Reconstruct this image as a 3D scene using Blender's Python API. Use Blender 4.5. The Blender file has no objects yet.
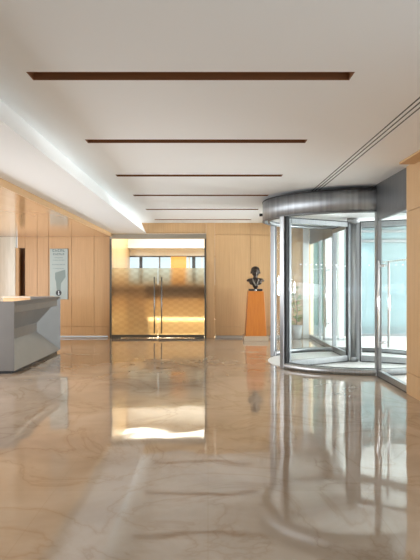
import bpy, bmesh, math, random
from mathutils import Vector, Matrix
random.seed(7)
S = bpy.context.scene
COL = S.collection
PI = math.pi

# ------------------------------------------------------------------ camera
cam_d = bpy.data.cameras.new('camera'); cam = bpy.data.objects.new('camera', cam_d); COL.objects.link(cam)
cam.location = (0, 0, 1.5); cam.rotation_euler = (PI/2, 0, 0)
cam_d.sensor_fit = 'VERTICAL'; cam_d.sensor_height = 36; cam_d.lens = 615/560*36
cam_d.shift_x = 2/560; cam_d.shift_y = 1/560
cam_d.clip_start = .05
S.camera = cam

# ------------------------------------------------------------------ world
w = bpy.data.worlds.new('world'); S.world = w; w.use_nodes = True
bg = w.node_tree.nodes['Background']; bg.inputs[0].default_value = (.80, .93, 1, 1); bg.inputs[1].default_value = .95

# ------------------------------------------------------------------ lights
def area(name, loc, size, power, rot, color=(1, 1, 1), spread=PI):
    d = bpy.data.lights.new(name, 'AREA'); d.shape = 'RECTANGLE'; d.size, d.size_y = size
    d.energy = power; d.color = color; d.spread = spread
    o = bpy.data.objects.new(name, d); COL.objects.link(o); o.location = loc; o.rotation_euler = rot
    return o
# added fill lights above, behind and beside the camera, out of view
area('added_ceiling_fill', (-.6, -2.6, 2.98), (4.5, 3.6), 10, (0, 0, 0), (1, .97, .93))
area('added_front_fill', (-1.0, -4.7, 1.6), (6.5, 2.4), 16, (math.radians(92), 0, 0), (.96, .98, 1))
area('added_side_fill', (3.1, 1.2, 1.5), (2.6, 4.2), 14, (0, math.radians(92), math.radians(-40)), (.94, .98, 1))
# daylight through the glazed side by the revolving door
area('daylight_side', (8.4, 12.9, 1.0), (1.7, 4.6), 960, (0, math.radians(103), math.radians(12)), (.99, 1, 1))
# added fill from the left of the reception, outside the frame
area('added_reception_fill', (-5.62, 9.5, 1.4), (2.3, 9), 265, (0, math.radians(-92), math.radians(4)), (.98, .98, 1))
# meeting room behind the glass doors
area('meeting_room_lamp', (-.6, 18.0, 3.2), (4.5, 2.6), 165, (0, 0, 0), (1, .92, .76))

S.view_settings.view_transform = 'Standard'; S.view_settings.look = 'None'
S.view_settings.gamma = 1; S.view_settings.use_curve_mapping = False
S.view_settings.exposure = 0.44
S.cycles.max_bounces = 14; S.cycles.diffuse_bounces = 8; S.cycles.transparent_max_bounces = 24
S.cycles.glossy_bounces = 6; S.cycles.transmission_bounces = 10
S.cycles.use_denoising = True; S.cycles.sample_clamp_indirect = 8
S.cycles.caustics_reflective = False; S.cycles.caustics_refractive = False

# ------------------------------------------------------------------ materials
def mat(name, color=(.8, .8, .8), rough=.5, metal=0, spec=.5):
    m = bpy.data.materials.new(name); m.use_nodes = True
    b = m.node_tree.nodes['Principled BSDF']
    b.inputs['Base Color'].default_value = (*color, 1); b.inputs['Roughness'].default_value = rough
    b.inputs['Metallic'].default_value = metal; b.inputs['Specular IOR Level'].default_value = spec
    return m
def nd(m, t, **kw):
    n = m.node_tree.nodes.new(t)
    for k, v in kw.items(): setattr(n, k, v)
    return n
def ln(m, a, b): m.node_tree.links.new(a, b)
def coords(m, scale, space='Object', rot=(0, 0, 0)):
    tc = nd(m, 'ShaderNodeTexCoord'); mp = nd(m, 'ShaderNodeMapping')
    mp.inputs['Scale'].default_value = scale; mp.inputs['Rotation'].default_value = rot
    ln(m, tc.outputs[space], mp.inputs[0]); return mp.outputs[0]
def noise(m, vec, scale=5, detail=4, rough=.5, dist=0):
    n = nd(m, 'ShaderNodeTexNoise'); n.inputs['Scale'].default_value = scale; n.inputs['Detail'].default_value = detail
    n.inputs['Roughness'].default_value = rough; n.inputs['Distortion'].default_value = dist
    ln(m, vec, n.inputs['Vector']); return n.outputs['Fac']
def ramp(m, fac, stops):
    r = nd(m, 'ShaderNodeValToRGB'); cr = r.color_ramp
    while len(cr.elements) < len(stops): cr.elements.new(.5)
    for e, (p, c) in zip(cr.elements, stops): e.position = p; e.color = (*c, 1)
    ln(m, fac, r.inputs[0]); return r.outputs[0]
def bump(m, h, strength, dist=.01):
    b = nd(m, 'ShaderNodeBump'); b.inputs['Strength'].default_value = strength; b.inputs['Distance'].default_value = dist
    ln(m, h, b.inputs['Height']); ln(m, b.outputs[0], P(m).inputs['Normal'])
def P(m): return m.node_tree.nodes['Principled BSDF']

def wood(name, c1, c2, rough=.4, scale=(14, 14, .35), spec=.5, tint=None):
    m = mat(name, c1, rough, 0, spec)
    v = coords(m, scale)
    f = noise(m, v, 3.2, 6, .6, .3)
    col = ramp(m, f, [(.28, c2), (.72, c1)])
    ln(m, col, P(m).inputs['Base Color'])
    return m
OAK = (.62, .395, .20); OAK2 = (.52, .32, .155)
m_oak = wood('oak_veneer', OAK, OAK2, .42)
m_oakh = wood('oak_veneer_glossy', (.66, .42, .22), (.56, .34, .17), .13, (.9, .12, 9), .75)
m_orange = wood('orange_veneer', (.54, .185, .03), (.45, .135, .018), .35, (10, 10, .5))
m_slot = wood('dark_cherry', (.26, .105, .035), (.19, .07, .025), .5, (.5, 8, 12))
m_darkwood = wood('dark_niche_wood', (.22, .12, .06), (.16, .085, .045), .5)
m_white = mat('ceiling_paint', (.87, .89, .90), .75)
m_white2 = mat('white_plaster', (.88, .88, .87), .6)
m_black = mat('black_gasket', (.015, .015, .017), .5)
m_dark = mat('dark_bronze', (.10, .085, .065), .35, .6)
m_bronze = mat('bronze_header', (.32, .28, .22), .4, .6)

def steel(name, c=(.5, .51, .52), rough=.28, scale=(60, 60, .4)):
    m = mat(name, c, rough, 1)
    v = coords(m, scale)
    f = noise(m, v, 2.5, 3)
    col = ramp(m, f, [(.3, tuple(x*.8 for x in c)), (.7, tuple(min(1, x*1.15) for x in c))])
    ln(m, col, P(m).inputs['Base Color']); return m
m_steel = steel('brushed_steel', (.44, .45, .46), .36)
m_steeld = steel('dark_steel', (.25, .255, .26), .42)
m_fascia = steel('canopy_steel', (.40, .42, .44), .5, (6, 6, .1))
m_polish = mat('polished_steel', (.78, .79, .80), .15, 1)

# polished beige marble tiles
m_floor = mat('beige_marble', (.6, .46, .34), .035, 0, .5)
P(m_floor).inputs['IOR'].default_value = 1.85
v = coords(m_floor, (1, 1, 1))
cloud = noise(m_floor, v, .9, 5, .55, .6)
base = ramp(m_floor, cloud, [(.3, (.37, .295, .22)), (.5, (.45, .37, .285)), (.72, (.54, .455, .365))])
vn = noise(m_floor, coords(m_floor, (1, .7, 1), rot=(0, 0, .7)), 1.0, 5, .55, 1.1)
s1 = nd(m_floor, 'ShaderNodeMath', operation='SUBTRACT'); ln(m_floor, vn, s1.inputs[0]); s1.inputs[1].default_value = .5
s2 = nd(m_floor, 'ShaderNodeMath', operation='ABSOLUTE'); ln(m_floor, s1.outputs[0], s2.inputs[0])
vein = ramp(m_floor, s2.outputs[0], [(0, (.80, .72, .64)), (.014, (.93, .90, .86)), (.05, (1, 1, 1))])
mx = nd(m_floor, 'ShaderNodeMix', data_type='RGBA', blend_type='MULTIPLY'); mx.inputs['Factor'].default_value = .75
ln(m_floor, base, mx.inputs[6]); ln(m_floor, vein, mx.inputs[7])
br = nd(m_floor, 'ShaderNodeTexBrick'); br.offset = 0; br.squash = 1
br.inputs['Color1'].default_value = (1, 1, 1, 1); br.inputs['Color2'].default_value = (.96, .95, .94, 1)
br.inputs['Mortar'].default_value = (.94, .92, .89, 1); br.inputs['Scale'].default_value = 1
br.inputs['Mortar Size'].default_value = .004; br.inputs['Brick Width'].default_value = 1.1; br.inputs['Row Height'].default_value = 1.1
ln(m_floor, v, br.inputs['Vector'])
mx2 = nd(m_floor, 'ShaderNodeMix', data_type='RGBA', blend_type='MULTIPLY'); mx2.inputs['Factor'].default_value = 1
ln(m_floor, mx.outputs[2], mx2.inputs[6]); ln(m_floor, br.outputs['Color'], mx2.inputs[7])
ln(m_floor, mx2.outputs[2], P(m_floor).inputs['Base Color'])
wob = noise(m_floor, coords(m_floor, (1, .55, 1)), 2.2, 1, .4)
bump(m_floor, wob, .07, .05)

m_stone = mat('pale_paving', (.78, .78, .76), .5)
ln(m_stone, ramp(m_stone, noise(m_stone, coords(m_stone, (1, 1, 1)), 6, 5), [(.3, (.70, .70, .68)), (.7, (.84, .84, .82))]), P(m_stone).inputs['Base Color'])
m_plinth = mat('beige_marble_block', (.46, .36, .26), .3)
m_desk = mat('grey_lacquer', (.16, .16, .17), .42, 0)
ln(m_desk, ramp(m_desk, noise(m_desk, coords(m_desk, (1, 1, 1)), 2, 3), [(.3, (.13, .128, .124)), (.7, (.15, .148, .144))]), P(m_desk).inputs['Base Color'])

def glass(name, tint, gloss=.9, trans=None):
    m = bpy.data.materials.new(name); m.use_nodes = True; nt = m.node_tree
    nt.nodes.remove(P(m)); out = nt.nodes['Material Output']
    t = nd(m, 'ShaderNodeBsdfTransparent'); t.inputs[0].default_value = (*tint, 1)
    g = nd(m, 'ShaderNodeBsdfGlossy'); g.inputs['Roughness'].default_value = .01; g.inputs[0].default_value = (gloss,)*3+(1,)
    lw = nd(m, 'ShaderNodeLayerWeight'); lw.inputs[0].default_value = .5
    def q(op, a, v):
        n = nd(m, 'ShaderNodeMath', operation=op); ln(m, a, n.inputs[0]); n.inputs[1].default_value = v; return n.outputs[0]
    fo = q('ADD', q('MULTIPLY', q('POWER', lw.outputs['Facing'], 5), .30), .03)
    mi = nd(m, 'ShaderNodeMixShader'); ln(m, fo, mi.inputs[0]); ln(m, t.outputs[0], mi.inputs[1]); ln(m, g.outputs[0], mi.inputs[2])
    ln(m, mi.outputs[0], out.inputs[0]); return m
m_glass = glass('clear_glass', (.96, .975, .975))
m_teal = mat('teal_frosted_glass', (.58, .78, .80), .3)
ln(m_teal, ramp(m_teal, noise(m_teal, coords(m_teal, (2, 2, .15)), 2, 3), [(.3, (.155, .24, .26)), (.7, (.20, .275, .29))]), P(m_teal).inputs['Base Color'])

m_teald = mat('deep_teal_glass', (.05, .14, .13), .15)
# frosted film with a scale pattern
m_film = bpy.data.materials.new('frosted_film'); m_film.use_nodes = True
nt = m_film.node_tree; nt.nodes.remove(P(m_film))
rf = nd(m_film, 'ShaderNodeBsdfRefraction'); rf.inputs['IOR'].default_value = 1.04; rf.inputs['Roughness'].default_value = .55
tl = nd(m_film, 'ShaderNodeBsdfTranslucent'); tl.inputs[0].default_value = (.86, .70, .46, 1)
df = nd(m_film, 'ShaderNodeBsdfDiffuse'); df.inputs[0].default_value = (.66, .52, .34, 1)
v = coords(m_film, (1, 1, 1))
sx = nd(m_film, 'ShaderNodeSeparateXYZ'); ln(m_film, v, sx.inputs[0])
def mth(m, op, a, b=None):
    n = nd(m, 'ShaderNodeMath', operation=op)
    for i, q in enumerate((a, b)):
        if q is None: continue
        if isinstance(q, (int, float)): n.inputs[i].default_value = q
        else: ln(m, q, n.inputs[i])
    return n.outputs[0]
px_ = mth(m_film, 'MULTIPLY', sx.outputs[0], 2*PI/.26); pz_ = mth(m_film, 'MULTIPLY', sx.outputs[2], 2*PI/.15)
pat = mth(m_film, 'MULTIPLY', mth(m_film, 'SINE', px_), mth(m_film, 'SINE', pz_))
pat = mth(m_film, 'ADD', mth(m_film, 'MULTIPLY', pat, .5), .5)
fc = ramp(m_film, pat, [(.3, (.88, .85, .78)), (.7, (.96, .94, .88))])
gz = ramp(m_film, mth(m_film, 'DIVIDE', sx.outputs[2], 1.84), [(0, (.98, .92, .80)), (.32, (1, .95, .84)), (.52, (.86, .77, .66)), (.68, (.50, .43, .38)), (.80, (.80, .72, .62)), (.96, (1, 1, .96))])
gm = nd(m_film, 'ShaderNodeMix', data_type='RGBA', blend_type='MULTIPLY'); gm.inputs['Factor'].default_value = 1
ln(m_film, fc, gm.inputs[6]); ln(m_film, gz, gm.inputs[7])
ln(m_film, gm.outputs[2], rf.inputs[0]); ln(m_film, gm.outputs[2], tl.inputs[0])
m1 = nd(m_film, 'ShaderNodeMixShader'); m1.inputs[0].default_value = .5
ln(m_film, tl.outputs[0], m1.inputs[1]); ln(m_film, df.outputs[0], m1.inputs[2])
m2 = nd(m_film, 'ShaderNodeMixShader'); m2.inputs[0].default_value = .22
ln(m_film, rf.outputs[0], m2.inputs[1]); ln(m_film, m1.outputs[0], m2.inputs[2])
ln(m_film, m2.outputs[0], nt.nodes['Material Output'].inputs[0])

# backlit onyx
m_onyx = mat('pale_onyx', (.82, .80, .68), .25)
vx = coords(m_onyx, (3, 3, .25))
oc = ramp(m_onyx, noise(m_onyx, vx, 2.5, 6, .6, 1.2), [(.3, (.60, .60, .52)), (.7, (.74, .74, .68))])
ln(m_onyx, oc, P(m_onyx).inputs['Base Color']); ln(m_onyx, oc, P(m_onyx).inputs['Emission Color'])
P(m_onyx).inputs['Emission Strength'].default_value = .10
m_bust = mat('dark_bronze_cast', (.055, .043, .036), .33, .55)
m_leaf = mat('leaf', (.20, .34, .07), .8, 0, .1)
m_leaf2 = mat('bush_leaf', (.10, .26, .12), .6)
m_pot = mat('grey_pot', (.35, .34, .33), .5)
m_plaque = mat('brushed_plaque', (.36, .43, .42), .4, .1)
m_ink = mat('grey_ink', (.10, .15, .15), .5)
m_emblem = mat('black_emblem', (.02, .02, .022), .3)
m_dot = mat('white_dot', (.92, .95, .95), .5)
m_beige = mat('cream_wall', (.82, .70, .50), .5)
m_gold = wood('golden_veneer', (.74, .55, .32), (.64, .46, .25), .35)
m_brownc = wood('brown_counter', (.15, .085, .04), (.11, .06, .03), .4)

def lamp_mat(name, c, s):
    m = mat(name, c, .5); P(m).inputs['Emission Color'].default_value = (*c, 1); P(m).inputs['Emission Strength'].default_value = s; return m
m_led = lamp_mat('warm_led', (1, .86, .62), 11)
m_ledc = lamp_mat('cool_led', (1, 1, 1), 6)

# ------------------------------------------------------------------ mesh helpers
class MB:
    def __init__(s): s.bm = bmesh.new(); s.mats = []
    def mi(s, m):
        if m is None: return 0
        if m not in s.mats: s.mats.append(m)
        return s.mats.index(m)
    def face(s, pts, m=None):
        f = s.bm.faces.new([s.bm.verts.new(p) for p in pts]); f.material_index = s.mi(m); return f
    def hexa(s, p, m=None):
        vs = [s.bm.verts.new(q) for q in p]; k = s.mi(m)
        for idx in ((0, 3, 2, 1), (4, 5, 6, 7), (0, 1, 5, 4), (1, 2, 6, 5), (2, 3, 7, 6), (3, 0, 4, 7)):
            s.bm.faces.new([vs[i] for i in idx]).material_index = k
    def box(s, x0, x1, y0, y1, z0, z1, m=None):
        s.hexa([(x0, y0, z0), (x1, y0, z0), (x1, y1, z0), (x0, y1, z0), (x0, y0, z1), (x1, y0, z1), (x1, y1, z1), (x0, y1, z1)], m)
    def prism(s, poly, axis, a, b, m=None):
        # poly in the two other axes, extruded along axis
        def mk(p, t):
            return {'x': (t, p[0], p[1]), 'y': (p[0], t, p[1]), 'z': (p[0], p[1], t)}[axis]
        v0 = [s.bm.verts.new(mk(p, a)) for p in poly]; v1 = [s.bm.verts.new(mk(p, b)) for p in poly]
        k = s.mi(m); n = len(poly)
        s.bm.faces.new(v0[::-1]).material_index = k; s.bm.faces.new(v1).material_index = k
        for i in range(n): s.bm.faces.new([v0[i], v0[(i+1) % n], v1[(i+1) % n], v1[i]]).material_index = k
    def tube(s, pts, r, n=12, m=None, cap=True):
        pts = [Vector(p) for p in pts]; rings = []; k = s.mi(m)
        rs = r if isinstance(r, (list, tuple)) else [r]*len(pts)
        for i, p in enumerate(pts):
            d = (pts[min(i+1, len(pts)-1)]-pts[max(i-1, 0)]).normalized()
            a = d.cross(Vector((0, 0, 1)) if abs(d.z) < .9 else Vector((1, 0, 0))).normalized(); b = d.cross(a)
            rings.append([s.bm.verts.new(p+(a*math.cos(t)+b*math.sin(t))*rs[i]) for t in (2*PI*j/n for j in range(n))])
        for q in range(len(rings)-1):
            for j in range(n):
                f = s.bm.faces.new([rings[q][j], rings[q][(j+1) % n], rings[q+1][(j+1) % n], rings[q+1][j]]); f.material_index = k; f.smooth = True
        if cap:
            s.bm.faces.new(rings[0][::-1]).material_index = k; s.bm.faces.new(rings[-1]).material_index = k
    def arc(s, r0, r1, a0, a1, z0, z1, n=48, m=None):
        """ring segment about the z axis (degrees)"""
        k = s.mi(m); full = abs(a1-a0) >= 360; N = n if full else n+1; R = []
        for i in range(N):
            t = math.radians(a0+(a1-a0)*i/n); c, q = math.cos(t), math.sin(t)
            R.append([s.bm.verts.new((rr*c, rr*q, zz)) for rr, zz in ((r0, z0), (r1, z0), (r1, z1), (r0, z1))])
        for i in range(N if full else N-1):
            A, B = R[i], R[(i+1) % N]
            for j in range(4):
                f = s.bm.faces.new([A[j], B[j], B[(j+1) % 4], A[(j+1) % 4]]); f.material_index = k; f.smooth = j in (1, 3)
        if not full:
            s.bm.faces.new(R[0]).material_index = k; s.bm.faces.new(R[-1][::-1]).material_index = k
    def disc(s, r, z0, z1, n=64, m=None, c=(0, 0)):
        s.prism([(c[0]+r*math.cos(2*PI*i/n), c[1]+r*math.sin(2*PI*i/n)) for i in range(n)], 'z', z0, z1, m)
    def build(s, name, m=None, parent=None, bevel=0, loc=None):
        bmesh.ops.recalc_face_normals(s.bm, faces=s.bm.faces)
        me = bpy.data.meshes.new(name); s.bm.to_mesh(me); s.bm.free()
        for q in (s.mats or [m]): me.materials.append(q)
        o = bpy.data.objects.new(name, me); COL.objects.link(o)
        if parent: o.parent = parent
        if loc: o.location = loc
        if bevel:
            b = o.modifiers.new('bevel', 'BEVEL'); b.width = bevel; b.segments = 2; b.limit_method = 'ANGLE'
        return o
def struct(o, label=None):
    o['kind'] = 'structure'
    if label: o['label'] = label
    return o
def tag(o, label, cat, group=None, kind=None):
    o['label'] = label; o['category'] = cat
    if group: o['group'] = group
    if kind: o['kind'] = kind
    return o
def empty(name, loc=(0, 0, 0), rz=0, parent=None):
    o = bpy.data.objects.new(name, None); COL.objects.link(o); o.location = loc; o.rotation_euler = (0, 0, rz)
    o.empty_display_size = .1
    if parent: o.parent = parent
    return o
def copy_tree(o, parent=None):
    c = o.copy(); COL.objects.link(c)
    if parent: c.parent = parent
    for ch in list(o.children): copy_tree(ch, c)
    return c

# ------------------------------------------------------------------ room numbers
H = 3.03; YB = 16.2; YF = -5.0; XL = -5.7; XR = 2.69
SOF = 2.76; WC = 2.66; XF = -2.545

# ------------------------------------------------------------------ floor
b = MB(); b.box(XL-.2, XR+.01, YF, 21.4, -.12, 0); struct(b.build('floor', m_floor), 'polished beige marble floor')
b = MB(); b.box(XR+.01, 11, 2, 22, -.12, 0); struct(b.build('ground', m_stone), 'pale paving outside the glazed side')

# ------------------------------------------------------------------ ceiling
SX0, SX1 = -1.33, 1.075
slots = [(4.50, 4.68), (6.65, 6.81), (8.84, 9.0), (10.9, 11.06), (13.05, 13.21), (15.25, 15.41)]
dif = [1.757, 1.807, 1.862]
b = MB()
T = .22
b.box(-1.75, SX0, YF, YB, H, H+T)
ys = [YF]+[q for s_ in slots for q in s_]+[YB]
for i in range(0, len(ys), 2): b.box(SX0, SX1, ys[i], ys[i+1], H, H+T)
b.box(SX1, dif[0], YF, YB, H, H+T)
b.box(dif[0]+.02, dif[1], YF, YB, H, H+T); b.box(dif[1]+.02, dif[2], YF, YB, H, H+T)
b.box(dif[2]+.02, XR+.3, YF, YB, H, H+T)
# dropped soffit on the left with its sloping side
b.prism([(-1.75, H+T), (-1.75, H), (-1.63, SOF), (XF, SOF), (XF, H+T)], 'y', YF, YB+.14)
struct(b.build('ceiling', m_white), 'white plaster ceiling with a dropped soffit on the left')
b = MB(); b.prism([(XF-.015, WC), (XF, WC), (XF, SOF-.001), (XL, SOF-.001), (XL, WC), (XF-.015, WC)][1:5], 'y', YF, YB+.14)
struct(b.build('trim_1', m_oakh), 'glossy oak ceiling lining over the reception')
b = MB(); b.box(XF, XF+.012, YF, YB, WC, SOF-.001)
struct(b.build('trim_2', m_oak), 'oak edge strip of the lowered reception ceiling')
b = MB(); b.box(-1.9, XR+.3, YF, YB, H+T, H+T+.05); struct(b.build('roof_slab', m_black))

order = ['nearest and widest', 'second nearest', 'third nearest', 'fourth nearest', 'fifth nearest', 'farthest and thinnest']
for i, (y0, y1) in enumerate(slots):
    e = empty('ceiling_slot', (0, (y0+y1)/2, H)); hw = (y1-y0)/2; t = .006
    b = MB(); b.box(SX0, SX1, -hw, -hw+t, -.002, .16); b.box(SX0, SX1, hw-t, hw, -.002, .16)
    b.box(SX0, SX0+t, -hw+t, hw-t, -.002, .16); b.box(SX1-t, SX1, -hw+t, hw-t, -.002, .16)
    b.build('lining', m_slot, e)
    b = MB(); b.box(SX0+t, SX1-t, -hw+t, hw-t, .13, .14); b.build('back_panel', m_darkwood, e)
    tag(e, f'brown wood-lined recessed slot across the white ceiling, {order[i]} of the six', 'ceiling slot', 'ceiling slots')
e = empty('linear_diffuser', (0, 0, H))
for x in dif:
    b = MB(); b.box(x+.0005, x+.0195, YF, YB-.01, .001, .03); b.build('slot', m_black, e)
tag(e, 'triple black linear air diffuser running along the right side of the ceiling', 'air diffuser')

# ------------------------------------------------------------------ far wall with panel joints
def panels(b, xs, zs, y0, y1, gap=.009):
    for i in range(len(xs)-1):
        for j in range(len(zs)-1):
            b.box(xs[i]+gap/2, xs[i+1]-gap/2, y0, y1, zs[j]+(gap/2 if zs[j] > 0 else 0), zs[j+1]-(gap/2 if j < len(zs)-2 else 0))
    b.box(xs[0]+.01, xs[-1]-.01, y0+.03, y1+.02, zs[0], zs[-1]-.002)
DX0, DX1, DZ = -2.58, -.05, 2.74
b = MB()
panels(b, [-4.82, -4.5, -4.2, -3.59, -3.0, -2.63], [.05, .30, WC-.002], YB, YB+.12)
b.box(-5.02, -4.82, YB, YB+.12, 2.37, WC-.002)
b.box(-5.06, -4.98, YB-.03, YB+.12, 0, 2.37)
panels(b, [.18, 1.12, XR-.06], [.06, .30, 2.72, H-.002], YB, YB+.12)
b.box(DX1, .18, YB-.03, YB+.12, 0, H-.002)                      # door surround
panels(b, [-1.63, -.05], [SOF+.001, H-.002], YB-.005, YB+.12)
b.box(-2.7, -1.6, YB+.0, YB+.12, SOF+.004, H)
b.box(-2.63, DX0-.0, YB-.03, YB+.12, 0, WC-.002)
struct(b.build('wall_back', m_oak), 'oak panelled far wall')
b = MB(); b.box(-4.98, -4.82, YB+.3, YB+.34, 0, 2.4); b.box(-4.99, -4.98, YB+.12, YB+.34, 0, 2.4); b.box(-4.82, -4.81, YB+.12, YB+.34, 0, 2.4)
struct(b.build('wall_niche', m_darkwood), 'dark timber niche beside the onyx')
b = MB(); b.box(-4.82, -2.64, YB-.004, YB+.1, 0, .03); b.box(.19, XR-.06, YB-.004, YB+.1, 0, .058)
struct(b.build('baseboard_back', mat('grey_baseboard', (.42, .40, .36), .4)))
b = MB(); b.box(XL, -5.06, YB-.1, YB+.1, 0, WC-.005); struct(b.build('wall_onyx', m_onyx), 'pale backlit onyx wall behind the reception')
b = MB(); b.box(XL-.2, XL, YF, 1.0, 0, H); b.box(XL-.2, XL, 14.6, 16.4, 0, H); b.box(XL-.2, XL, 1, 14.6, 2.66, H); struct(b.build('wall_left', m_oak))  # unseen wall, left open along the reception for the added light
b = MB(); b.box(2.5, XR-.03, YB-.02, YB+.12, 0, H-.002); struct(b.build('trim_3', m_white2), 'white corner strip beside the glazing')

# right side: oak pier, metal fascia, glazing
b = MB()
YP = 8.21
for (z0, z1) in ((0, .285), (.292, 2.42), (2.427, H-.002)): b.box(2.65, 2.95, 3.4, YP, z0, z1)
b.box(2.675, 2.94, 3.41, YP-.025, 0, H-.003)
struct(b.build('wall_right', m_oak), 'oak pier nearest on the right')
b = MB(); b.box(2.46, 2.65, 3.2, YP-.3, H-.03, H-.004); struct(b.build('trim_4', m_oak), 'oak cornice lip along the pier')
b = MB(); b.box(2.65, 2.95, YF, -1, 0, H); struct(b.build('wall_front_right', m_oak))
b = MB(); b.box(XL-.2, -4.4, YF-.1, YF, 0, H); b.box(2.4, 3, YF-.1, YF, 0, H); b.box(-4.4, 2.4, YF-.1, YF, 2.9, H+.2); struct(b.build('wall_front', m_white2))
b = MB(); b.box(XR-.02, XR+.22, YP, 9.78, 2.6, H-.002); b.box(XR-.02, XR+.22, 13.06, YB, 2.6, H-.002)
b.box(XR+.0, XR+.22, 9.78, 13.06, 2.96, H-.002)
struct(b.build('trim_5', m_steeld), 'brushed metal fascia above the side glazing')
b = MB(); b.box(XR-.03, XR+.05, YP, 9.70, 2.51, 2.6); b.box(XR-.03, XR+.05, 13.14, YB-.02, 2.51, 2.6); struct(b.build('trim_6', m_steeld))

# ------------------------------------------------------------------ vestibule outside
YV = 16.75
b = MB(); b.box(2.82, 3.27, YV-.01, YV+.04, .3, 2.55); struct(b.build('window_2', m_teald), 'darker teal pane beside the glass door')
b = MB(); b.box(2.82, 10.5, YV, YV+.05, .0, 3.0); struct(b.build('wall_vestibule', m_teal), 'pale teal frosted glass wall outside')
b = MB(); b.box(2.82, 10.5, YV-.05, YV, .0, .07, ); b.box(2.82, 10.5, YV-.03, YV, .16, .175); b.box(2.82, 10.5, YV-.03, YV, .24, .25)
struct(b.build('baseboard_vestibule', m_steeld))
b = MB(); b.box(XR+.22, 7.2, 4, YV, 3.0, 3.1); struct(b.build('ceiling_vestibule', m_white2))
b = MB(); b.box(2.95, 10.5, YV-.06, YV, 2.55, 2.62); b.box(2.95, 10.5, YV-.06, YV, 2.82, 2.88); struct(b.build('trim_7', m_steeld))
def downlight(x, y, z, power, label, deg=58, blend=.35, col=(1, .97, .9)):
    e = empty('downlight', (x, y, z))
    b = MB(); b.arc(.045, .065, 0, 360, -.012, .002, 24); b.build('rim', m_polish, e)
    b = MB(); b.disc(.044, -.004, .001, 20); b.build('lens', m_ledc, e)
    d = bpy.data.lights.new('spot', 'SPOT'); d.energy = power; d.spot_size = math.radians(deg); d.spot_blend = blend; d.color = col; d.shadow_soft_size = .04
    o = bpy.data.objects.new('downlight_bulb', d); COL.objects.link(o); o.parent = e; o.location = (0, 0, -.02)
    tag(e, label, 'downlight'); return e
downlight(4.22, YV-.34, 3.0, 75, 'small round downlight washing the teal glass wall outside', 62)

def ext_column(x, y, w_, label):
    e = empty('white_column', (x, y, 0))
    b = MB(); b.box(-w_/2, w_/2, -.1, .1, .06, 2.999); b.build('shaft', m_white2, e, .006)
    b = MB(); b.box(-w_/2-.015, w_/2+.015, -.115, .115, 0, .06); b.build('base', m_steel, e)
    tag(e, label, 'column')
ext_column(3.03, 15.6, .17, 'slim white column outside, seen left of the central shaft')
ext_column(3.36, 15.6, .13, 'slim white column outside, just right of the far glass door post')

# ------------------------------------------------------------------ revolving door
CX, CY = XR, 11.42
RD = empty('revolving_door', (CX, CY, 0))
tag(RD, 'large round steel and glass revolving door with three glass wings, set into the right wall', 'revolving door', kind='thing')
R = 1.67
cn = MB(); cn.arc(R-.03, R, 0, 360, 2.62, 2.955, 96); cnp = cn.build('canopy', m_fascia, RD)
b = MB(); b.arc(R-.05, R+.006, 0, 360, 2.955, 2.972, 96); b.build('canopy_rim', m_black, cnp)
b = MB(); b.arc(R-.035, R+.004, 0, 360, 2.605, 2.62, 96); b.build('lower_rim', m_steeld, cnp)
b = MB(); b.disc(R-.031, 2.66, 2.70, 96); b.build('canopy_ceiling', mat('canopy_ceiling', (.72, .72, .71), .4), RD)
b = MB(); b.arc(R-.14, R-.10, 0, 360, 2.60, 2.66, 96, m_steeld); b.build('ceiling_track', m_steeld, RD)
b = MB(); b.disc(R-.10, .002, .012, 72); b.build('floor_disc', mat('entrance_mat', (.80, .80, .78), .6), RD)
AO = 32
for a0, a1 in ((180+AO, 270), (90, 180-AO), (270, 360-AO), (AO, 90)):
    b = MB(); b.arc(R-.10, R+.01, a0, a1, 0, .095, 30); b.build('sill', m_steel, RD)
    b = MB(); b.arc(R-.105, R-.098, a0, a1, .01, .105, 30); b.build('sill_seal', m_steeld, RD)
    b = MB(); b.arc(R-.055, R-.043, a0+2, a1-1, .10, 2.602, 30); b.build('curved_glass', m_glass, RD)
def post(ang, r0, r1, half, m, name='post'):
    if ang in (180-AO, AO): r0, half, m = r0+.035, .03, m_steeld
    b = MB(); b.box(r0, r1, -half, half, 0, 2.604)
    o = b.build(name, m, RD, .006); o.rotation_euler = (0, 0, math.radians(ang)); return o
for a in (180+AO, 180-AO, AO, -AO):
    o = post(a, R-.10, R+.015, .052, m_steel)
    s_ = 1 if a in (180-AO, -AO) else -1
    b = MB(); s2 = 1 if a in (180+AO, AO) else -1; b.box(R-.07, R-.02, min(s2*(.031 if a in (180-AO, AO) else .053), s2*.085), max(s2*(.031 if a in (180-AO, AO) else .053), s2*(.05 if a in (180-AO, AO) else .085)), .01, 2.6); q = b.build('gasket', m_black, o)
for a in (270, 90):
    o = post(a, R-.07, R+.01, .03, m_steel)
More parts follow.
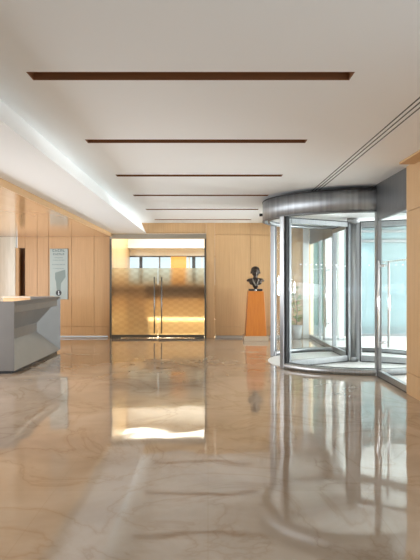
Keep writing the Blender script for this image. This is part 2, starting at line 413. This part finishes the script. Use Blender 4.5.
# rotor: shaft and three wings
b = MB(); b.tube([(0, 0, 0.012), (0, 0, 2.66)], .075, 24); b.tube([(0, 0, 0.012), (0, 0, .10)], .10, 24); b.tube([(0, 0, 2.56), (0, 0, 2.66)], .11, 24)
b.build('shaft', m_steel, RD)
WL = R-.14
def dots(parent, pts, rz):
    b = MB(); b.prism([(.013*math.cos(2*PI*j/10), .013*math.sin(2*PI*j/10)) for j in range(10)], 'x', -.0068, .0068)
    d0 = b.build('safety_dot', m_dot)
    for i, p in enumerate(pts):
        o = d0 if i == 0 else d0.copy()
        if i: COL.objects.link(o)
        o.parent = parent; o.location = p; o.rotation_euler = (0, 0, rz)
def wing(ang):
    we = MB(); we.box(.07, .13, -.022, .022, .03, 2.58); we.box(WL-.042, WL, -.022, .022, .03, 2.58)
    we.box(.13, WL-.055, -.022, .022, .03, .13); we.box(.13, WL-.055, -.022, .022, 2.50, 2.58)
    f = we.build('wing', m_steel, RD); f.rotation_euler = (0, 0, math.radians(ang))
    b = MB(); b.box(.13, WL-.055, -.005, .005, .13, 2.5); b.build('pane', m_glass, f)
    b = MB(); b.box(WL, WL+.018, -.012, .012, .03, 2.58); b.box(.132, .155, -.026, .026, .03, 2.58); b.box(.13, WL, -.014, .014, .014, .03); b.box(.13, WL, -.014, .014, 2.58, 2.6); b.build('rubber_seal', m_black, f)
    dots(f, [(.3+k*.12, 0, 1.79) for k in range(9)], PI/2)
    return f
for a in (212, 92, 332): wing(a)
b = MB(); b.box(R-.01, R+.06, -.03, .03, 0, .05, )
q = b.build('motion_sensor', m_black, RD, .008); q.rotation_euler = (0, 0, math.radians(180-6)); q.location = (0, 0, 2.72)

# ------------------------------------------------------------------ side glass doors
def side_door(n, y0, y1, hy, label, extra=None):
    e = empty(f'door_{n}', (XR, 0, 0)); struct(e, label)
    b = MB(); b.box(-.03, .03, y0, y1, .0, .10); b.build('bottom_rail', m_steel, e)
    b = MB(); b.box(-.032, .04, y0, y1, 0, .012); b.build('floor_seal', m_black, e)
    b = MB(); b.box(-.025, .025, y0, y1, 2.46, 2.51); b.build('top_rail', m_steeld, e)
    b = MB(); b.box(-.006, .006, y0+.01, y1-.01, .10, 2.46); b.build('glass_pane', m_glass, e)
    if extra: extra(e)
    hb = MB()
    for sx_ in (-1, 1):
        hb.tube([(sx_*.08, hy, .48), (sx_*.08, hy, 1.81)], .018, 12)
    for z in (.56, 1.735):
        hb.tube([(-.08, hy, z), (.08, hy, z)], .010, 10)
        hb.tube([(-.03, hy, z), (.03, hy, z)], .022, 14)
    hb.build('door_handle', m_polish, e)
    dots(e, [(0, y0+.12+k*(y1-y0-.2)/11, 1.79) for k in range(11)], 0)
    return e
def near_extra(e):
    b = MB(); b.box(-.03, .03, 9.63, 9.70, 0, 2.51); b.build('mullion', m_steeld, e, .005)
def far_extra(e):
    b = MB(); b.box(-.03, .03, 14.75, 14.80, 0, 2.51); b.build('mullion', m_steel, e, .004)
side_door(2, YP+.005, 9.62, 9.43, 'clear glass side door with steel pull bars, nearer than the revolving door', near_extra)
side_door(3, 13.12, YB-.03, 13.62, 'clear glass side door with steel pull bars, beyond the revolving door', far_extra)

# ------------------------------------------------------------------ double glass door
D = empty('door_1', (0, YB-.02, 0)); struct(D, 'frosted glass double door with tall steel bar handles in the far wall')
b = MB(); b.box(DX0, DX1, -.06, .06, 2.61, DZ); b.box(DX0, DX1, -.068, -.06, 2.665, 2.672); b.build('header', m_bronze, D)
for x in (DX0, DX1-.045):
    b = MB(); b.box(x, x+.045, -.05, .06, 0, 2.61); b.build('jamb', m_dark, D)
xm = (DX0+DX1)/2
for s_, (x0, x1) in enumerate(((DX0+.05, xm-.006), (xm+.006, DX1-.05))):
    le = MB(); le.box(x0, x1, -.006, .006, .085, 2.60); l = le.build('leaf', m_glass, D)
    b = MB(); b.box(x0, x1, -.02, .02, .01, .085); b.build('bottom_rail', m_dark, l)
    xc = x0 if s_ == 0 else x1-.24
    b = MB(); b.box(xc, xc+.24, -.026, .026, .0, .05); b.build('pivot_patch', m_dark, l)
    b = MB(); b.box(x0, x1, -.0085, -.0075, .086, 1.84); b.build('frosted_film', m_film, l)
    hx = xm-.09 if s_ == 0 else xm+.10
    b = MB()
    b.tube([(hx, -.075, .13), (hx, -.075, 1.61)], .017, 12)
    for z in (.3, 1.5): b.tube([(hx, -.075, z), (hx, -.004, z)], .011, 10)
    b.build('door_handle', m_steeld, l)

# ------------------------------------------------------------------ room behind the glass doors
YM = 20.3
b = MB(); panels(b, [16.35, 17.3, 18.3, 19.3, YM], [0, .3, 3.3], 0, .06)
o = b.build('wall_meeting_left', m_gold); o.rotation_euler = (0, 0, PI/2); o.location = (-2.58, 0, 0); struct(o, 'golden wood side wall beyond the glass doors')
b = MB(); b.box(2.74, 2.81, 16.39, YM, 0, 3.3); struct(b.build('wall_meeting_right', m_beige))
b = MB(); b.box(-2.7, 2.81, 16.33, YM+.2, 3.3, 3.4); struct(b.build('ceiling_meeting', m_white2))
b = MB(); b.box(.2, 2.66, 16.335, 16.38, 0, 3.3); struct(b.build('wall_meeting_near', m_beige))
b = MB(); b.box(-2.6, 2.74, YM, YM+.15, 2.33, 3.3); b.box(-2.6, 2.74, YM-.5, YM-.001, 2.56, 3.3); struct(b.build('wall_meeting_header', m_white2), 'white bulkhead over the high windows')
b = MB(); b.box(-2.6, 2.74, YM-.03, YM+.15, 2.29, 2.33); struct(b.build('trim_8', m_dark))
b = MB(); b.box(-2.58, 2.74, YM, YM+.15, 0, 1.35); struct(b.build('wall_meeting_back', m_gold), 'golden wood wall beyond the glass doors')
b = MB(); b.box(-2.58, 2.74, YM-.02, YM+.05, .0, .05); struct(b.build('baseboard_meeting', m_beige))
WN = empty('window_1', (0, YM+.05, 0)); struct(WN, 'band of high windows seen through the glass doors')
b = MB(); b.box(-2.58, 2.74, -.02, .02, 1.35, 1.40); b.build('window_frame', m_white2, WN)
for x, w_, mm in ((-2.22, .10, m_black), (-1.60, .05, m_steeld), (-.62, .06, m_white2), (-.47, .11, m_black), (-.2, .04, m_white2)):
    b = MB(); b.box(x-w_/2, x+w_/2, -.03, .03, 1.4, 2.29); b.build('mullion', mm, WN)
b = MB(); b.box(-2.58, 2.74, -.004, .004, 1.40, 2.29); b.build('glass_pane', m_glass, WN)
b = MB(); b.box(-1.22, -.71, -.05, .05, 0, 2.30); b.box(-1.22, -.71, -.052, -.05, 1.1, 1.11)
tag(b.build('orange_pillar', wood('amber_veneer', (.80, .44, .10), (.72, .36, .07), .4), loc=(0, YM-.10, 0)), 'orange wood pillar between the high windows behind the glass doors', 'pillar')
# low credenza with a lit plinth
cr = empty('credenza', (.3, YM-.52, 0)); tag(cr, 'low brown credenza with glowing underside behind the frosted doors', 'credenza')
b = MB(); b.box(-2.3, 2.3, -.22, .22, 1.0, 1.36); b.build('worktop', m_brownc, cr, .005)
b = MB(); b.box(-2.28, 2.28, -.18, .2, .30, 1.0); b.build('body', m_gold, cr, .005)
b = MB(); b.box(-2.2, 2.3, -.1, .1, .0, .28); b.build('plinth', m_beige, cr)
b = MB(); b.box(-2.2, 2.3, -.16, -.11, .28, .315); b.build('led_strip', m_led, cr)
def bush(name, loc, r, n, m, label):
    b = MB()
    for i in range(n):
        d = Vector((random.gauss(0, 1), random.gauss(0, 1), random.gauss(0, 1))).normalized()*r*random.uniform(.5, 1)
        d.z = abs(d.z)*1.5
        c = d; a = Vector((random.gauss(0, 1), random.gauss(0, 1), random.gauss(0, 1))).normalized()*r*.14; q = a.cross(Vector((.3, .5, .8))).normalized()*r*.07
        b.face([c-a, c+q, c+a, c-q])
    b.tube([(0, 0, -r*.35), (0, 0, r*.8)], r*.05, 8)
    o = b.build(name, m, loc=loc); return o
for x in (-3.0, -1.35, .35):
    o = bush('garden_bush', (x, 24, .32), .78, 400, m_leaf2, '')
    tag(o, {-3.0: 'green bush outside the leftmost high window', -1.35: 'green bush outside the middle of the high windows', .35: 'green bush outside the rightmost high window'}[x], 'bush', 'bushes outside')
b = MB(); b.box(-8, 6, 21.4, 30, -.12, 0); struct(b.build('ground_garden', m_stone))

# ------------------------------------------------------------------ bust on pedestal
PX, PY = 1.205, 15.62
e = empty('pedestal', (PX, PY, 0)); tag(e, 'tapered orange wood pedestal on a marble plinth carrying the dark bust', 'pedestal')
b = MB(); b.box(-.31, .31, -.27, .27, 0, .12); b.build('plinth', m_plinth, e, .006)
b = MB(); x0, x1 = .265, .195; z0, z1 = .12, 1.245
b.hexa([(-x0, -.24, z0), (x0, -.24, z0), (x0, .24, z0), (-x0, .24, z0), (-x1, -.18, z1), (x1, -.18, z1), (x1, .18, z1), (-x1, .18, z1)])
b.build('shaft', m_orange, e, .006)
B = empty('bust', (PX, PY, 1.245)); tag(B, 'dark bronze bust of a man in a coat on top of the orange pedestal', 'bust')
b = MB(); b.box(-.17, .17, -.13, .13, 0, .055); b.build('base', m_black, B, .004)
b = MB(); b.box(-.03, .03, -.137, -.131, .008, .047); b.build('name_plate', m_polish, B)
# head, neck, chest built as one remeshed casting
def ell(bm, c, r, rot=(0, 0, 0), seg=20):
    M = Matrix.Translation(c) @ Matrix.Rotation(rot[2], 4, 'Z') @ Matrix.Rotation(rot[1], 4, 'Y') @ Matrix.Rotation(rot[0], 4, 'X') @ Matrix.Diagonal((*r, 1))
    bmesh.ops.create_uvsphere(bm, u_segments=seg, v_segments=seg//2+2, radius=1, matrix=M)
bm = bmesh.new()
ell(bm, (0, .015, .515), (.108, .115, .102))          # skull
ell(bm, (0, -.018, .462), (.095, .090, .098))         # face
ell(bm, (0, -.066, .382), (.042, .034, .030))         # chin
ell(bm, (0, -.112, .452), (.016, .022, .034), (.35, 0, 0))  # nose
ell(bm, (0, -.112, .433), (.022, .014, .011))
ell(bm, (0, -.092, .495), (.066, .020, .013))         # brow
for s_ in (-1, 1):
    ell(bm, (s_*.112, .005, .465), (.013, .024, .037))    # ear
    ell(bm, (s_*.046, -.076, .445), (.026, .022, .024))   # cheek
    ell(bm, (s_*.032, -.092, .474), (.014, .010, .008))   # eyelid
    ell(bm, (s_*.140, .012, .285), (.090, .070, .042), (0, s_*.30, 0))   # shoulder
    ell(bm, (s_*.085, -.02, .225), (.080, .082, .070))
ell(bm, (0, -.096, .408), (.030, .014, .007)); ell(bm, (0, -.092, .397), (.025, .013, .007))  # lips
ell(bm, (0, .012, .350), (.058, .062, .075))          # neck
ell(bm, (0, .01, .275), (.15, .088, .072))            # chest
ell(bm, (0, -.01, .150), (.078, .072, .085)); ell(bm, (0, 0, .085), (.045, .048, .05))
me = bpy.data.meshes.new('figure'); bm.to_mesh(me); bm.free(); me.materials.append(m_bust)
o = bpy.data.objects.new('figure', me); COL.objects.link(o); o.parent = B
r_ = o.modifiers.new('r', 'REMESH'); r_.mode = 'VOXEL'; r_.voxel_size = .006; r_.use_smooth_shade = True
sm = o.modifiers.new('s', 'SMOOTH'); sm.factor = .5; sm.iterations = 2
bm = bmesh.new()
ell(bm, (0, .028, .545), (.110, .110, .086)); ell(bm, (0, .060, .485), (.100, .068, .080))
for s_ in (-1, 1): ell(bm, (s_*.092, .0, .522), (.022, .055, .03))
me = bpy.data.meshes.new('hair'); bm.to_mesh(me); bm.free(); me.materials.append(m_bust)
h = bpy.data.objects.new('hair', me); COL.objects.link(h); h.parent = B
r_ = h.modifiers.new('r', 'REMESH'); r_.mode = 'VOXEL'; r_.voxel_size = .006; r_.use_smooth_shade = True
m_lap = mat('highlight_bronze', (.30, .27, .23), .3, .7)  # paler than the cast; lapel highlight put into the colour
for s_ in (-1, 1):
    b = MB(); b.tube([(s_*.075, .0, .325), (s_*.072, -.080, .285), (s_*.042, -.105, .205), (s_*.004, -.090, .13)], [.012, .018, .020, .010], 10)
    b.build('lapel', m_lap, B)

# ------------------------------------------------------------------ reception desk
e = empty('reception_desk', (-3.12, 9.9, 0)); tag(e, 'dark grey faceted reception desk with a pyramid-shaped recess in its side', 'reception desk')
L = 3.1; HT = 1.17; z0 = .05; th = .05
b = MB()
TLn, TRn, BRn, BLn = (0, 0, HT), (0, L, HT), (0, L, z0), (0, 0, z0)
d = -.33
a1, a2, a3, a4 = (d, .62, .655), (d, 2.5, .655), (d, 2.5, .475), (d, .62, .475)
b.face([TLn, TRn, a2, a1]); b.face([TRn, BRn, a3, a2]); b.face([BRn, BLn, a4, a3]); b.face([BLn, TLn, a1, a4]); b.face([a1, a2, a3, a4])
# end faces, rim, inside and bottom
Wd = -2.45
b.face([(0, 0, z0), (0, 0, HT), (Wd, 0, HT), (Wd, 0, z0)])
b.face([(0, L, z0), (0, L, HT), (-.62, L, HT), (-.62, L, z0)])
b.face([(0, 0, HT), (0, L, HT), (-th, L-th, HT), (-th, th, HT)])
b.face([(0, 0, HT), (-th, th, HT), (Wd, th, HT), (Wd, 0, HT)])
b.face([(0, L, HT), (-.62, L, HT), (-.62, L-th, HT), (-th, L-th, HT)])
b.face([(-th, th, HT), (-th, L-th, HT), (-th, L-th, .98), (-th, th, .98)])
b.face([(-th, th, HT), (-th, th, .98), (Wd, th, .98), (Wd, th, HT)])
b.face([(-th, L-th, HT), (-th, L-th, .98), (-.62, L-th, .98), (-.62, L-th, HT)])
b.face([(0, 0, z0), (0, L, z0), (-.62, L, z0), (-.62, .62, z0), (Wd, .62, z0), (Wd, 0, z0)])
b.face([(-.62, .62, z0), (-.62, L, z0), (-.62, L, HT-.19), (-.62, .62, HT-.19)])
b.face([(-.62, .62, z0), (-.62, .62, .98), (Wd, .62, .98), (Wd, .62, z0)])
bmesh.ops.remove_doubles(b.bm, verts=b.bm.verts, dist=.0005)
b.build('body', m_desk, e)
b = MB(); b.box(-.61, -.34, th, L-th, .74, .78); b.box(Wd, -.61, th, .61, .74, .78); b.build('worktop', m_oak, e)
b = MB(); b.box(-.55, -.06, .06, L-.06, 0, .05); b.box(Wd, -.55, .06, .56, 0, .05); b.build('plinth', m_black, e)
# back cabinet behind the desk
e = empty('back_cabinet', (-4.13, 14.2, 0)); tag(e, 'pale wood back cabinet just showing over the reception desk', 'cabinet')
b = MB(); b.box(-.52, .50, -.25, .25, .08, 1.12); b.build('body', m_oak, e, .004)
b = MB(); b.box(-.54, .52, -.27, .26, 1.12, 1.15); b.build('worktop', mat('pale_top', (.58, .50, .40), .4), e, .003)
for x in (-.51, .0):
    b = MB(); b.box(x+.005, x+.495, -.268, -.251, .1, 1.1); dr = b.build('door', m_oak, e)
    b = MB(); b.tube([(x+.25, -.29, .8), (x+.25, -.29, 1.0)], .008, 8); b.box(x+.246, x+.254, -.29, -.268, .82, .83); b.box(x+.246, x+.254, -.29, -.268, .97, .98); b.build('handle', m_polish, dr)
b = MB(); b.box(-.5, .48, -.22, .23, 0, .08); b.build('plinth', m_black, e)

# ------------------------------------------------------------------ wall plaque
e = empty('wall_plaque', (-3.925, YB-.012, 1.02)); tag(e, 'tall narrow silver plaque with small lettering and a black round emblem on the oak wall', 'plaque')
b = MB(); b.box(-.235, .235, -.02, .011, 0, 1.33); pl = b.build('plate', m_plaque, e, .003)
b = MB(); b.box(.225, .245, -.012, .012, -.005, 1.335); b.build('edge', m_dark, e)
b = MB()
rows = [(1.25, .065, .34, 5), (1.16, .05, .30, 6), (1.08, .018, .22, 9), (1.02, .018, .30, 10), (.90, .02, .34, 9), (.80, .016, .28, 9)]
for z, h_, w_, n in rows:
    b = MB()
    for k in range(n):
        cw = w_/n; x = -w_/2+k*cw
        b.box(x+cw*.12, x+cw*.35, -.0215, -.020, z, z+h_)
        if k % 3 != 1: b.box(x+cw*.35, x+cw*.85, -.0215, -.020, z+h_*.75, z+h_)
        if k % 2: b.box(x+cw*.62, x+cw*.85, -.0215, -.020, z, z+h_*.75)
        else: b.box(x+cw*.35, x+cw*.85, -.0215, -.020, z, z+h_*.22)
    b.build('text_line', m_ink, e)
b = MB()
c = [(-.095, .70), (.17, .78), (.18, .58), (.06, .42), (.05, .22), (-.05, .22), (-.07, .45), (-.10, .55)]
b.prism(c, 'y', -.0210, -.0200); b.build('etched_mark', mat('etched_teal', (.20, .27, .265), .45), e)
b = MB(); b.prism([(-.0+.075*math.cos(2*PI*i/28), .165+.075*math.sin(2*PI*i/28)) for i in range(28)], 'y', -.03, -.02); b.build('emblem', m_emblem, e)
b = MB(); b.prism([(-.012, .12), (.022, .12), (.022, .15), (.006, .16), (.016, .21), (-.01, .215), (-.006, .16)], 'y', -.032, -.03); b.build('emblem_mark', m_steel, e)

# ------------------------------------------------------------------ potted plant by the corner
e = empty('potted_plant', (2.28, 15.85, 0)); tag(e, 'leafy potted plant seen through the revolving door beside the far wall', 'plant')
b = MB(); b.tube([(0, 0, 0), (0, 0, .05), (0, 0, .36)], [.10, .12, .16], 24); b.build('pot', m_pot, e)
b = MB(); b.tube([(0, 0, .36), (.02, 0, .8), (-.02, .02, 1.2)], .012, 8); b.build('stem', m_darkwood, e)
b = MB()
for i in range(90):
    t = random.uniform(0, 2*PI); z = random.uniform(.5, 1.5); q = Vector((math.cos(t), math.sin(t), random.uniform(.1, .9))).normalized()
    ln_ = random.uniform(.12, .24); s0 = Vector((0, 0, z-.15)); c = s0+q*ln_; sd = q.cross(Vector((0, 0, 1))).normalized()*.028
    b.face([s0+q*.02, s0+q*ln_*.55+sd, c-Vector((0, 0, .04)), s0+q*ln_*.55-sd])
b.build('foliage', m_leaf, e)
